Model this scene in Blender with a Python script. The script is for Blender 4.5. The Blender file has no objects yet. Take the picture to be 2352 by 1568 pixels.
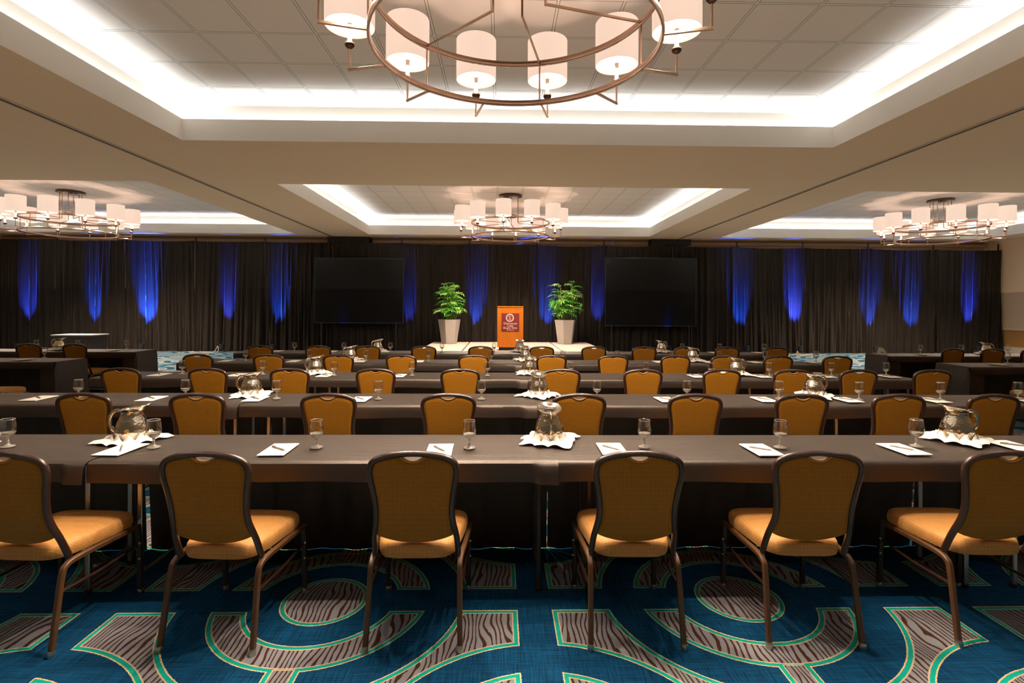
import bpy, bmesh, math, random
from mathutils import Vector, Matrix
random.seed(7)
PI = math.pi
sc = bpy.context.scene
C = bpy.context.collection

# ------------------------------------------------------------------ materials
class NT:
    def __init__(s, name):
        s.m = bpy.data.materials.new(name); s.m.use_nodes = True
        s.t = s.m.node_tree; s.t.nodes.clear()
        s.out = s.t.nodes.new('ShaderNodeOutputMaterial')
    def n(s, typ, **kw):
        nd = s.t.nodes.new(typ)
        for k, v in kw.items():
            if k.startswith('_'): setattr(nd, k[1:], v)
        return nd
    def link(s, a, b): s.t.links.new(a, b)
    def put(s, sock, v):
        if isinstance(v, bpy.types.NodeSocket): s.link(v, sock)
        else: sock.default_value = v
    def math(s, op, a, b=0.0, c=None):
        nd = s.t.nodes.new('ShaderNodeMath'); nd.operation = op
        s.put(nd.inputs[0], a); s.put(nd.inputs[1], b)
        if c is not None: s.put(nd.inputs[2], c)
        return nd.outputs[0]
    def mix(s, f, a, b):
        nd = s.t.nodes.new('ShaderNodeMix'); nd.data_type = 'RGBA'
        s.put(nd.inputs['Factor'], f)
        def col(x): return (x[0], x[1], x[2], 1) if isinstance(x, tuple) else x
        s.put(nd.inputs[6], col(a)); s.put(nd.inputs[7], col(b))
        return nd.outputs[2]
    def noise(s, vec, scale, detail=2, rough=.5):
        nd = s.t.nodes.new('ShaderNodeTexNoise'); s.link(vec, nd.inputs['Vector'])
        nd.inputs['Scale'].default_value = scale; nd.inputs['Detail'].default_value = detail
        nd.inputs['Roughness'].default_value = rough
        return nd.outputs['Fac']
    def coord(s, scale=None, kind='Object'):
        tc = s.t.nodes.new('ShaderNodeTexCoord'); v = tc.outputs[kind]
        if scale:
            mp = s.t.nodes.new('ShaderNodeMapping'); mp.inputs['Scale'].default_value = scale
            s.link(v, mp.inputs['Vector']); v = mp.outputs['Vector']
        return v
    def xyz(s, v):
        nd = s.t.nodes.new('ShaderNodeSeparateXYZ'); s.link(v, nd.inputs[0]); return nd.outputs
    def bump(s, h, strength=.3, dist=.01):
        nd = s.t.nodes.new('ShaderNodeBump'); nd.inputs['Strength'].default_value = strength
        nd.inputs['Distance'].default_value = dist; s.link(h, nd.inputs['Height']); return nd.outputs[0]
    def pbr(s, col, rough=.6, metal=0.0, normal=None, **kw):
        p = s.t.nodes.new('ShaderNodeBsdfPrincipled')
        s.put(p.inputs['Base Color'], (col[0], col[1], col[2], 1) if isinstance(col, tuple) else col)
        s.put(p.inputs['Roughness'], rough); p.inputs['Metallic'].default_value = metal
        if normal is not None: s.link(normal, p.inputs['Normal'])
        for k, v in kw.items():
            key = k.replace('_', ' ')
            v = (v[0], v[1], v[2], 1) if isinstance(v, tuple) else v
            s.put(p.inputs[key], v)
        s.link(p.outputs[0], s.out.inputs[0]); return p

def simple(name, col, rough=.6, metal=0.0, nscale=0, namt=.15, bump=0, **kw):
    t = NT(name); v = t.coord()
    c = col
    nrm = None
    if nscale:
        f = t.noise(v, nscale, 3)
        c = t.mix(f, tuple(x*(1-namt) for x in col), tuple(min(1, x*(1+namt)) for x in col))
        if bump: nrm = t.bump(f, bump, .004)
    t.pbr(c, rough, metal, nrm, **kw)
    return t.m

def mat_carpet():
    t = NT('patterned carpet'); v = t.coord(); o = t.xyz(v); x, y = o[0], o[1]
    A = 2.265; M = t.math
    def cen(a, off):
        q = M('SUBTRACT', a, off)
        return M('SUBTRACT', q, M('MULTIPLY', A, M('ROUND', M('DIVIDE', q, A))))
    def ln(a, b): return M('SQRT', M('ADD', M('MULTIPLY', a, a), M('MULTIPLY', b, b)))
    x1, y1 = cen(x, -.945), cen(y, 2.86); x2, y2 = cen(x, -.945+A/2), cen(y, 2.86-A/2)
    ax1, ay1, ax2, ay2 = (M('ABSOLUTE', q) for q in (x1, y1, x2, y2))
    r1, r2 = ln(x1, y1), ln(x2, y2); rm = M('MINIMUM', r1, r2)
    sub, mx, mn = (lambda a, b: M('SUBTRACT', a, b)), (lambda a, b: M('MAXIMUM', a, b)), (lambda a, b: M('MINIMUM', a, b))
    sH, sV = sub(.105, ay1), sub(.092, ax2)
    disc = sub(rm, .228)
    ring1 = mx(sub(M('ABSOLUTE', sub(r1, .474)), .088), sH)
    ring2 = mx(sub(M('ABSOLUTE', sub(r2, .474)), .088), sV)
    star = mx(sub(.745, rm), mx(sH, sV))
    sp1 = mx(sub(ax1, .072), sub(M('ABSOLUTE', sub(r1, .66)), .14))
    sp2 = mx(sub(ay2, .072), sub(M('ABSOLUTE', sub(r2, .66)), .14))
    s = mn(mn(disc, star), mn(mn(ring1, ring2), mn(sp1, sp2)))
    jag = M('MULTIPLY', sub(t.noise(v, 90, 1), .5), .007)
    s = M('ADD', s, jag)
    # blue ground with a cross weave
    vx = t.coord((6, 160, 1)); vy = t.coord((160, 6, 1))
    wv = M('MULTIPLY', t.noise(vx, 1, 2), t.noise(vy, 1, 2))
    wv = M('SUBTRACT', M('MULTIPLY', wv, 4.2), .42); wv = mx(mn(wv, 1.0), 0.0)
    blue = t.mix(wv, (.0004, .012, .033), (.0008, .056, .138))
    # grey field with brown wood grain running away from the camera
    vg = t.coord((2.2, 1.1, 1)); g = t.noise(vg, 1.6, 2); g2 = t.noise(t.coord((7, 1.6, 1)), 1.0, 2)
    ph = M('ADD', M('MULTIPLY', x, 36.0), M('ADD', M('MULTIPLY', g, 8.0), M('MULTIPLY', g2, 2.2)))
    fr = M('FRACT', ph)
    br = M('LESS_THAN', M('ADD', fr, M('MULTIPLY', t.noise(v, 22, 2), .40)), .54)
    speck = t.noise(v, 260, 1)
    grey = t.mix(speck, (.150, .152, .172), (.24, .242, .268))
    wood = t.mix(br, grey, (.052, .018, .009))
    def below(lim): return M('LESS_THAN', s, lim)
    c = t.mix(below(.002), blue, (.60, .42, .22))
    c = t.mix(below(-.004), c, (.002, .30, .225))
    c = t.mix(below(-.0225), c, (.50, .36, .25))
    c = t.mix(below(-.029), c, wood)
    pile = t.noise(v, 420, 2)
    t.pbr(c, .95, 0, t.bump(pile, .35, .004), Specular_IOR_Level=.15)
    return t.m

def mat_tile(ox, oy):
    t = NT('acoustic ceiling tile'); v = t.coord(); o = t.xyz(v)
    def cen(a, off, A):
        q = t.math('SUBTRACT', a, off)
        return t.math('ABSOLUTE', t.math('SUBTRACT', q, t.math('MULTIPLY', A, t.math('ROUND', t.math('DIVIDE', q, A)))))
    dx, dy = cen(o[0], ox, .665), cen(o[1], oy, .737)
    d = t.math('MINIMUM', dx, dy)
    ln = t.math('LESS_THAN', d, .011); edge = t.math('LESS_THAN', d, .018)
    c = t.mix(t.noise(v, 60, 3), (.66, .61, .57), (.73, .675, .63))
    c = t.mix(edge, c, (.20, .18, .16)); c = t.mix(ln, c, (.72, .69, .65))
    t.pbr(c, .9, Specular_IOR_Level=.2); return t.m

def mat_fabric(name, c1, c2, dark):
    t = NT(name); v = t.coord(); o = t.xyz(v)
    a = t.math('ADD', o[0], t.math('ADD', o[2], o[1])); b = t.math('SUBTRACT', o[0], t.math('ADD', o[2], o[1]))
    p = t.math('MULTIPLY', t.math('SINE', t.math('MULTIPLY', a, 165)), t.math('SINE', t.math('MULTIPLY', b, 165)))
    f = t.math('ADD', t.math('MULTIPLY', p, .25), t.noise(v, 45, 3))
    f = t.math('MINIMUM', t.math('MAXIMUM', f, 0.0), 1.0)
    c = t.mix(f, c1, c2)
    fine = t.noise(v, 300, 2)
    c = t.mix(t.math('MULTIPLY', fine, .35), c, dark)
    t.pbr(c, .62, 0, t.bump(f, .25, .003), Specular_IOR_Level=.35, Sheen_Weight=.25, Sheen_Roughness=.4, Sheen_Tint=(1, .7, .35))
    return t.m

def mat_cloth():
    t = NT('dark brown table linen'); v = t.coord((2, 9, 3))
    f = t.noise(v, 1.1, 4); w = t.noise(t.coord((300, 300, 300)), 1, 1)
    c = t.mix(f, (.013, .0083, .0058), (.020, .0132, .0094))
    t.pbr(c, .46, 0, t.bump(t.math('ADD', f, t.math('MULTIPLY', w, .1)), .35, .02), Specular_IOR_Level=.9, Specular_Tint=(1, .84, .74), Sheen_Weight=.12, Sheen_Roughness=.4, Sheen_Tint=(.85, .66, .52))
    return t.m

def mat_drape():
    t = NT('dark velour drape'); v = t.coord((9, 9, .7)); f = t.noise(v, 1.3, 3)
    c = t.mix(f, (.008, .0052, .0034), (.024, .0165, .0115))
    t.pbr(c, .8, 0, None, Specular_IOR_Level=.2, Sheen_Weight=.16, Sheen_Roughness=.35, Sheen_Tint=(.8, .66, .55))
    return t.m

def mat_glass():
    t = NT('thick clear glass')
    g = t.n('ShaderNodeBsdfGlass'); g.inputs['IOR'].default_value = 1.45; g.inputs['Roughness'].default_value = .02
    g.inputs['Color'].default_value = (1, .99, .97, 1)
    d = t.n('ShaderNodeBsdfDiffuse'); d.inputs[0].default_value = (.80, .76, .70, 1)  # white share puts the brightness of caught highlights into the glass colour
    gl = t.n('ShaderNodeBsdfAnisotropic'); gl.inputs['Roughness'].default_value = .12
    m1, m2 = t.n('ShaderNodeMixShader'), t.n('ShaderNodeMixShader'); m1.inputs[0].default_value = .22; m2.inputs[0].default_value = .18
    t.link(g.outputs[0], m1.inputs[1]); t.link(d.outputs[0], m1.inputs[2]); t.link(m1.outputs[0], m2.inputs[1]); t.link(gl.outputs[0], m2.inputs[2])
    t.link(m2.outputs[0], t.out.inputs[0]); return t.m

def mat_bowl():
    # thin blown wall: straight transmission plus a mirror coat that grows at grazing angles
    t = NT('thin clear glass')
    tr = t.n('ShaderNodeBsdfTransparent'); tr.inputs[0].default_value = (.985, .975, .955, 1)
    gl = t.n('ShaderNodeBsdfAnisotropic'); gl.inputs['Roughness'].default_value = .09
    lw = t.n('ShaderNodeLayerWeight'); lw.inputs['Blend'].default_value = .35
    mx = t.n('ShaderNodeMixShader')
    t.link(t.math('ADD', t.math('MULTIPLY', lw.outputs['Facing'], .55), .04), mx.inputs[0])
    t.link(tr.outputs[0], mx.inputs[1]); t.link(gl.outputs[0], mx.inputs[2]); t.link(mx.outputs[0], t.out.inputs[0])
    return t.m

def mat_silver():
    t = NT('hammered silver'); v = t.coord()
    vo = t.n('ShaderNodeTexVoronoi'); vo.inputs['Scale'].default_value = 70; t.link(v, vo.inputs['Vector'])
    t.pbr((.84, .76, .64), .12, 1.0, t.bump(vo.outputs['Distance'], .16, .005)); return t.m

def mat_wood():
    t = NT('orange veneer'); v = t.coord((14, 14, 1.1)); f = t.noise(v, 1.5, 4)
    t.pbr(t.mix(f, (.50, .125, .006), (.66, .19, .012)), .45, 0, None, Specular_IOR_Level=.4); return t.m

def mat_emit(name, col, strength, base=(.8, .75, .7)):
    t = NT(name); p = t.pbr(base, .8)
    p.inputs['Emission Color'].default_value = (*col, 1); p.inputs['Emission Strength'].default_value = strength
    return t.m

def mat_wall_side():
    t = NT('side wall paint'); o = t.xyz(t.coord()); lo = t.math('LESS_THAN', o[2], .89)
    t.pbr(t.mix(lo, (.86, .64, .41), (.46, .23, .06)), .8); return t.m

M = dict(
    carpet=mat_carpet(), tile=mat_tile(-4.19+.1, 5.93), cloth=mat_cloth(), drape=mat_drape(), glass=mat_glass(), bowl=mat_bowl(),
    silver=mat_silver(), veneer=mat_wood(), sidewall=mat_wall_side(),
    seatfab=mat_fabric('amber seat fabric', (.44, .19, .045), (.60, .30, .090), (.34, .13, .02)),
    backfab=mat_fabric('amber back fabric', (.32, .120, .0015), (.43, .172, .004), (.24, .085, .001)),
    soffit=simple('tan ceiling paint', (.71, .545, .375), .85, nscale=.6, namt=.03),
    fascia=simple('warm white paint', (.80, .76, .70), .85, nscale=1.2, namt=.02),
    wallback=simple('tan wall paint', (.52, .37, .22), .85, nscale=2, namt=.04),
    trimwhite=simple('cream trim paint', (.80, .70, .56), .6, nscale=3, namt=.03),
    groove=simple('black track groove', (.02, .018, .016), .6, nscale=5),
    trackedge=simple('track edge paint', (.55, .42, .30), .6, nscale=5),
    frame=simple('brown chair frame', (.030, .0105, .006), .30, 0, nscale=30, namt=.2, Specular_IOR_Level=.7, Coat_Weight=.12, Coat_Roughness=.2),
    legbrown=simple('brown chair leg', (.085, .036, .012), .42, 0, nscale=30, namt=.2),
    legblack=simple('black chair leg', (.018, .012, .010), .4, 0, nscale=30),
    glide=simple('steel glide', (.62, .58, .52), .3, 1.0, nscale=20),
    steel=simple('grey steel tube', (.50, .49, .46), .36, 1.0, nscale=12),
    plywood=simple('table laminate', (.20, .14, .09), .6, nscale=4),
    linen=simple('white linen', (.86, .82, .76), .85, nscale=40, namt=.04, bump=.2),
    paper=simple('white paper', (.92, .88, .80), .8, nscale=15, namt=.02),
    pen=simple('grey pen plastic', (.20, .16, .13), .35, nscale=9),
    nickel=simple('polished bronze nickel', (.56, .38, .29), .18, 1.0, nscale=6, namt=.08),
    bronze=simple('dark bronze', (.10, .06, .045), .25, .9, nscale=6),
    candle=simple('candle sleeve', (.85, .72, .58), .6, nscale=8, namt=.03),
    shade=mat_emit('glowing linen shade', (1.0, .73, .58), .80, (.34, .27, .22)),
    bulb=mat_emit('lit bulb', (1.0, .88, .72), 6),
    black=simple('black metal', (.014, .013, .013), .5, nscale=9),
    lens=simple('domed lens', (.30, .30, .33), .2, nscale=9),
    screen=simple('black screen surface', (.003, .003, .0035), .25, nscale=2, Specular_IOR_Level=.35),
    stagetop=simple('beige stage carpet', (.40, .33, .28), .95, nscale=25, namt=.1),
    planter=simple('taupe planter', (.29, .245, .22), .6, nscale=7, namt=.08),
    soil=simple('dark soil', (.03, .02, .014), .95, nscale=40),
    leaf=simple('palm leaf', (.05, .27, .012), .45, nscale=12, namt=.5),
    leafpale=simple('pale palm leaf', (.30, .48, .11), .45, nscale=12, namt=.35),
    cane=simple('palm cane', (.22, .28, .06), .5, nscale=14, namt=.3),
    sign=simple('maroon sign', (.22, .022, .024), .5, nscale=5),
    cream=simple('cream lettering', (.85, .62, .50), .6, nscale=5),
    greytop=simple('grey table top', (.32, .29, .27), .5, nscale=5),
    cable=simple('white cable', (.6, .58, .55), .5, nscale=5),
    yellow=simple('yellow cable', (.6, .5, .2), .5, nscale=5),
    led=mat_emit('cool white strip lamp', (.93, .98, 1.0), 78),
)

# ------------------------------------------------------------------ geometry helpers
def link(o, parent=None):
    C.objects.link(o)
    if parent: o.parent = parent
    return o
def obj(name, bm, mat, parent=None, smooth=True):
    me = bpy.data.meshes.new(name); bmesh.ops.recalc_face_normals(bm, faces=bm.faces[:]) if smooth != 'keep' else None
    bm.to_mesh(me); bm.free(); me.materials.append(M[mat])
    if smooth:
        for p in me.polygons: p.use_smooth = True
        try: me.set_sharp_from_angle(angle=math.radians(38))
        except Exception: pass
    return link(bpy.data.objects.new(name, me), parent)
def thing(name, label, cat, loc=(0, 0, 0), rotz=0, group=None):
    o = bpy.data.objects.new(name, None); o.empty_display_size = .1
    link(o); o.location = loc; o.rotation_euler = (0, 0, rotz)
    return tag(o, label, cat, group)
def tag(o, label, cat, group=None):
    o['label'] = label; o['category'] = cat
    if group: o['group'] = group
    return o
def struct(o, label=None):
    o['kind'] = 'structure'
    if label: o['label'] = label
    return o
KIDS = {}
def kids(o): return [c for c in bpy.data.objects if c.parent == o]
def freeze(o):
    KIDS[o.name] = [(c, [(g, []) for g in kids(c)]) for c in kids(o)]
    return o
def dup(src, loc, rotz, label, group=None):
    r = src.copy(); C.objects.link(r); r.location = loc; r.rotation_euler = (0, 0, rotz); r['label'] = label
    if group: r['group'] = group
    for c, gs in KIDS.get(src.name, []):
        d = c.copy(); C.objects.link(d); d.parent = r
        for g, _ in gs:
            e = g.copy(); C.objects.link(e); e.parent = d
    return r

def box(bm, x0, x1, y0, y1, z0, z1, bev=0):
    vs = [bm.verts.new((x, y, z)) for x in (x0, x1) for y in (y0, y1) for z in (z0, z1)]
    fs = [(0, 1, 3, 2), (4, 6, 7, 5), (0, 4, 5, 1), (2, 3, 7, 6), (0, 2, 6, 4), (1, 5, 7, 3)]
    F = [bm.faces.new([vs[i] for i in f]) for f in fs]
    if bev:
        es = list({e for f in F for e in f.edges})
        bmesh.ops.bevel(bm, geom=es, offset=bev, segments=2, affect='EDGES', profile=.5)
    return vs
def mkbox(name, mat, parent, *a, bev=0):
    bm = bmesh.new(); box(bm, *a, bev=bev); return obj(name, bm, mat, parent, smooth=False)
def quad(bm, pts): return bm.faces.new([bm.verts.new(p) for p in pts])
def lathe(bm, prof, seg=24, closed_ends=True, off=(0, 0, 0)):
    rings = []
    for r, z in prof:
        if r < 1e-6: rings.append([bm.verts.new((off[0], off[1], off[2]+z))])
        else: rings.append([bm.verts.new((off[0]+r*math.cos(2*PI*i/seg), off[1]+r*math.sin(2*PI*i/seg), off[2]+z)) for i in range(seg)])
    for a, b in zip(rings, rings[1:]):
        for i in range(seg):
            j = (i+1) % seg
            if len(a) == 1 and len(b) == 1: continue
            if len(a) == 1: bm.faces.new((a[0], b[i], b[j]))
            elif len(b) == 1: bm.faces.new((a[i], b[0], a[j]))
            else: bm.faces.new((a[i], b[i], b[j], a[j]))
def smoothpath(pts, n=5):
    P = [Vector(p) for p in pts]; out = []
    for i in range(len(P)-1):
        p0 = P[max(i-1, 0)]; p1 = P[i]; p2 = P[i+1]; p3 = P[min(i+2, len(P)-1)]
        for k in range(n):
            t = k/n
            out.append(.5*((2*p1)+(p2-p0)*t+(2*p0-5*p1+4*p2-p3)*t*t+(3*p1-p0-3*p2+p3)*t*t*t))
    out.append(P[-1]); return out
def tube(bm, pts, ra, rb=None, seg=8, up=(0, 1, 0), caps=True, closed=False, square=False):
    rb = rb or ra; up = Vector(up); rings = []
    n = len(pts); pts = [Vector(p) for p in pts]
    for i, p in enumerate(pts):
        a = pts[(i-1) % n] if (closed or i > 0) else p
        b = pts[(i+1) % n] if (closed or i < n-1) else p
        t = (b-a).normalized(); s = t.cross(up)
        if s.length < 1e-4: s = t.cross(Vector((1, 0, 0)))
        s.normalize(); w = s.cross(t).normalized()
        R = ra[i] if isinstance(ra, list) else ra; Q = rb[i] if isinstance(rb, list) else rb
        ring = []
        for k in range(seg):
            th = 2*PI*(k+.5)/seg; cx, sx = math.cos(th), math.sin(th)
            if square:
                cx = math.copysign(abs(cx)**.45, cx); sx = math.copysign(abs(sx)**.45, sx)
            ring.append(bm.verts.new(p+s*R*cx+w*Q*sx))
        rings.append(ring)
    pr = list(zip(rings, rings[1:])) + ([(rings[-1], rings[0])] if closed else [])
    for a, b in pr:
        for k in range(seg):
            j = (k+1) % seg; bm.faces.new((a[k], a[j], b[j], b[k]))
    if caps and not closed: bm.faces.new(rings[0][::-1]); bm.faces.new(rings[-1])
def grid(bm, f, nu, nv):
    V = [[bm.verts.new(f(i/nu, j/nv)) for j in range(nv+1)] for i in range(nu+1)]
    for i in range(nu):
        for j in range(nv): bm.faces.new((V[i][j], V[i+1][j], V[i+1][j+1], V[i][j+1]))
    return V

# ------------------------------------------------------------------ camera
cam_d = bpy.data.cameras.new('camera'); cam = bpy.data.objects.new('camera', cam_d); C.objects.link(cam)
th, roll = math.radians(1.24), .0050
f = Vector((math.sin(th), math.cos(th), 0)); r = Vector((math.cos(th), -math.sin(th), 0)); u = Vector((0, 0, 1))
R = Matrix((r, u, -f)).transposed() @ Matrix.Rotation(roll, 3, 'Z')
cam.matrix_world = Matrix.Translation((0, 0, 1.6)) @ R.to_4x4()
cam_d.sensor_width = 36; cam_d.lens = 1200/2352*36; cam_d.shift_y = -(784-704.13)/2352
cam_d.clip_start = .05; cam_d.clip_end = 200
sc.camera = cam

# ------------------------------------------------------------------ the room
HC, HT, HF = 4.07, 4.66, 4.39           # soffit, tray ceiling, top of the cove lip
XL, XR, Y0, YB = -17.9, 18.15, -2.2, 19.25
bm = bmesh.new(); quad(bm, [(XL, Y0, 0), (XR, Y0, 0), (XR, YB, 0), (XL, YB, 0)])
struct(obj('floor', bm, 'carpet', smooth=False), 'blue carpet with green-edged grey woodgrain medallions')
TRAYS = [(-4.78, 5.10, .1, 7.93), (-4.56, 5.18, 10.72, 18.1), (-16.2, -7.09, 10.6, 18.1), (7.69, 16.9, 10.85, 18.15)]
xs = sorted({XL, XR, *[t[0] for t in TRAYS], *[t[1] for t in TRAYS]})
ys = sorted({Y0, YB, *[t[2] for t in TRAYS], *[t[3] for t in TRAYS]})
bm = bmesh.new()
for a, b in zip(xs, xs[1:]):
    for c, d in zip(ys, ys[1:]):
        mx_, my_ = (a+b)/2, (c+d)/2
        if any(t[0] < mx_ < t[1] and t[2] < my_ < t[3] for t in TRAYS): continue
        quad(bm, [(a, c, HC), (a, d, HC), (b, d, HC), (b, c, HC)])
bmesh.ops.remove_doubles(bm, verts=bm.verts[:], dist=1e-4)
struct(obj('ceiling', bm, 'soffit', smooth=False), 'flat tan painted ceiling around the lit trays')
G = .17
for k, (a, b, c, d) in enumerate(TRAYS):
    bm = bmesh.new(); quad(bm, [(a-G, c-G, HT), (a-G, d+G, HT), (b+G, d+G, HT), (b+G, c-G, HT)])
    struct(obj('ceiling', bm, 'tile', smooth=False), 'gridded tile ceiling inside a lit tray')
    bm = bmesh.new()                                          # lip (two faces), ledge and outer cove wall
    T = .025
    def loop(e, z): return [(a-e, c-e, z), (b+e, c-e, z), (b+e, d+e, z), (a-e, d+e, z)]
    prof = [loop(0, HC), loop(0, HF), loop(T, HF), loop(T, HC+.12), loop(G, HC+.12), loop(G, HT)]
    vv = [[bm.verts.new(p) for p in L] for L in prof]
    for L0, L1 in zip(vv, vv[1:]):
        for i in range(4): bm.faces.new((L0[i], L0[(i+1) % 4], L1[(i+1) % 4], L1[i]))
    struct(obj('trim_%d' % (k+1), bm, 'fascia', smooth=False), 'white cove lip around a ceiling tray')
    bm = bmesh.new()
    L0, L1 = loop(G-.012, HC+.235), loop(G-.030, HC+.285); L2 = loop(G-.006, HC+.285)
    vv = [[bm.verts.new(p) for p in L] for L in (L0, L1, L2)]
    for A_, B_ in ((0, 1), (1, 2), (2, 0)):
        for i in range(4): bm.faces.new((vv[A_][i], vv[A_][(i+1) % 4], vv[B_][(i+1) % 4], vv[B_][i]))
    struct(obj('trim_%d' % (k+11), bm, 'led', smooth=False), 'strip lamp hidden in the ceiling cove')
bm = bmesh.new(); quad(bm, [(XL, YB, 0), (XR, YB, 0), (XR, YB, HC), (XL, YB, HC)])
struct(obj('wall_back', bm, 'wallback', smooth=False))
bm = bmesh.new(); quad(bm, [(XR, Y0, 0), (XR, YB, 0), (XR, YB, HC), (XR, Y0, HC)])
struct(obj('wall_right', bm, 'sidewall', smooth=False))
bm = bmesh.new(); quad(bm, [(XL, Y0, 0), (XL, YB, 0), (XL, YB, HC), (XL, Y0, HC)])
struct(obj('wall_left', bm, 'sidewall', smooth=False))
struct(mkbox('trim_21', 'trimwhite', None, XR-.035, XR-.001, Y0, YB-.01, .85, .93))
struct(mkbox('baseboard_right', 'trimwhite', None, XR-.025, XR-.001, Y0, YB-.01, .001, .26))
struct(mkbox('trim_23', 'trimwhite', None, XL+.001, XL+.035, Y0, YB-.01, .85, .93))
struct(mkbox('baseboard_left', 'trimwhite', None, XL+.001, XL+.025, Y0, YB-.01, .001, .26))
k = 30
for (x0, x1) in ((XL+.05, -6.24), (-4.68, 5.42), (6.92, XR-.05)):          # moulding above the drapes
    struct(mkbox('trim_%d' % k, 'wallback', None, x0, x1, YB-.16, YB-.001, 3.90, HC-.06, bev=.02)); k += 1
for xt in (-6.02, 6.405):                                                # operable wall tracks in the ceiling
    struct(mkbox('trim_%d' % k, 'groove', None, xt-.03, xt+.03, Y0, YB-.2, HC-.006, HC-.001)); k += 1
    struct(mkbox('trim_%d' % k, 'trackedge', None, xt+.03, xt+.055, Y0, YB-.2, HC-.012, HC-.001)); k += 1
    struct(mkbox('trim_%d' % k, 'trackedge', None, xt-.055, xt-.03, Y0, YB-.2, HC-.012, HC-.001)); k += 1
for x0, x1, w in ((-6.2, -4.72, 'left'), (5.45, 6.88, 'right')):
    struct(mkbox('trim_%d' % k, 'black', None, x0, x1, 18.78, YB-.001, 3.86, HC-.012, bev=.004), 'black recess box above the %s black screen' % w); k += 1

# ------------------------------------------------------------------ words for places
ORD = ['first', 'second', 'third', 'fourth', 'fifth', 'sixth', 'seventh', 'eighth', 'ninth', 'tenth', 'eleventh', 'twelfth', 'thirteenth', 'fourteenth', 'fifteenth', 'sixteenth']
ROW = ['nearest', 'second', 'third', 'fourth', 'farthest']

# ------------------------------------------------------------------ drapes
def drape_bm(w, seed, h=3.80):
    rnd = random.Random(seed); bm = bmesh.new(); nu, nv = 150, 10
    comp = [(rnd.uniform(9, 13), rnd.uniform(0, 6), rnd.uniform(.010, .018), rnd.uniform(-.05, .05)),
            (rnd.uniform(15, 21), rnd.uniform(0, 6), rnd.uniform(.012, .022), rnd.uniform(-.08, .08)),
            (rnd.uniform(24, 31), rnd.uniform(0, 6), rnd.uniform(.008, .014), rnd.uniform(-.05, .05)),
            (rnd.uniform(3, 5), rnd.uniform(0, 6), .015, rnd.uniform(-.1, .1))]
    sag = rnd.uniform(.01, .05)
    def f(uu, vv):
        x = (uu-.5)*w; z = h*vv
        y = 0
        for fr, ph, am, sl in comp:
            y += 1.5*am*math.sin(fr*(x+sl*(1-vv)*3)*1.9+ph)*(.55+.75*(1-vv)**.7)
        y = y - .03*abs(math.sin(y*40))
        zz = z - (sag*(1-(2*uu-1)**2) if vv == 1 else 0)
        return (x, y, max(zz, .015))
    grid(bm, f, nu, nv); return bm
NP = 15; edges = [XL+.08+(XR-.12-XL-.08)*i/NP for i in range(NP+1)]
variants = []
for i in range(NP):
    x0, x1 = edges[i], edges[i+1]; cx = (x0+x1)/2; w = x1-x0-.004
    lab = 'dark brown velour drape panel, %s from left along the back wall' % ORD[i]
    hgt = 3.86-.010*i
    t = thing('drape_panel', lab, 'curtain', (cx, 18.42, 0), 0, 'dark drape panels along the back wall')
    if i < 5:
        o = obj('curtain', drape_bm(w, 11+i), 'drape', t); variants.append(o.data)
    else:
        o = link(bpy.data.objects.new('curtain', variants[(i*2) % 5]), t)
    o.scale = (1, 1, hgt/3.80)
    bm = bmesh.new(); lathe(bm, [(0, 0), (.025, 0), (.025, 3.96), (0, 3.96)], 10, off=(w/2-.02, .12, 0)); obj('upright_pole', bm, 'black', t)
    bm = bmesh.new(); tube(bm, [(-w/2+.02, .12, hgt-.05), (w/2-.02, .12, hgt-.05)], .02); obj('cross_bar', bm, 'black', t)

# blue uplights on the floor in front of the drapes: x, strength
UP = [(-16.30, 1.0), (-14.09, .75), (-12.16, 2.2), (-9.47, .8), (-7.75, .7), (-5.36, .05), (-3.2, .35), (-.90, .75), (1.67, .75), (3.42, .5), (5.80, .10), (8.55, .7), (10.44, 2.2), (13.12, .7), (14.70, .65), (16.77, .9)]
src = None
for i, (x, s) in enumerate(UP):
    lab = 'small black domed floor uplight, %s from left along the drapes' % ORD[i]
    if src is None:
        t = thing('floor_uplight', lab, 'uplight', (x, 17.98, 0), 0, 'blue uplights at the foot of the drapes')
        bm = bmesh.new(); lathe(bm, [(0, .1), (.07, .1), (.085, .13), (.085, .25), (.095, .27), (.095, .285), (.08, .285), (.078, .24), (0, .24)], 18); obj('lamp_can', bm, 'black', t)
        bm = bmesh.new(); lathe(bm, [(.078, .242), (.07, .262), (.04, .275), (0, .28)], 18); obj('lens', bm, 'lens', t)
        bm = bmesh.new(); tube(bm, smoothpath([(-.1, 0, .2), (-.105, 0, .08), (-.09, 0, .015), (0, 0, .012), (.09, 0, .015), (.105, 0, .08), (.1, 0, .2)], 3), .012, .012, 6); obj('yoke', bm, 'black', t)
        src = freeze(t)
    else: t = dup(src, (x, 17.98, 0), 0, lab)
    ld = bpy.data.lights.new('uplight beam', 'SPOT'); ld.color = (.012, .085, 1.0) if i % 3 else (.03, .07, 1.0)
    ld.energy = 5200*s; ld.spot_size = math.radians(25 + 4*(i % 3)); ld.spot_blend = 1.0; ld.shadow_soft_size = .03
    lo = bpy.data.objects.new('uplight_beam', ld); C.objects.link(lo)
    lo.location = (x, 17.98, .32); d = Vector((.05*math.sin(i*2.1), .30, 1)).normalized(); lo.rotation_euler = d.to_track_quat('-Z', 'Y').to_euler()

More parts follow.
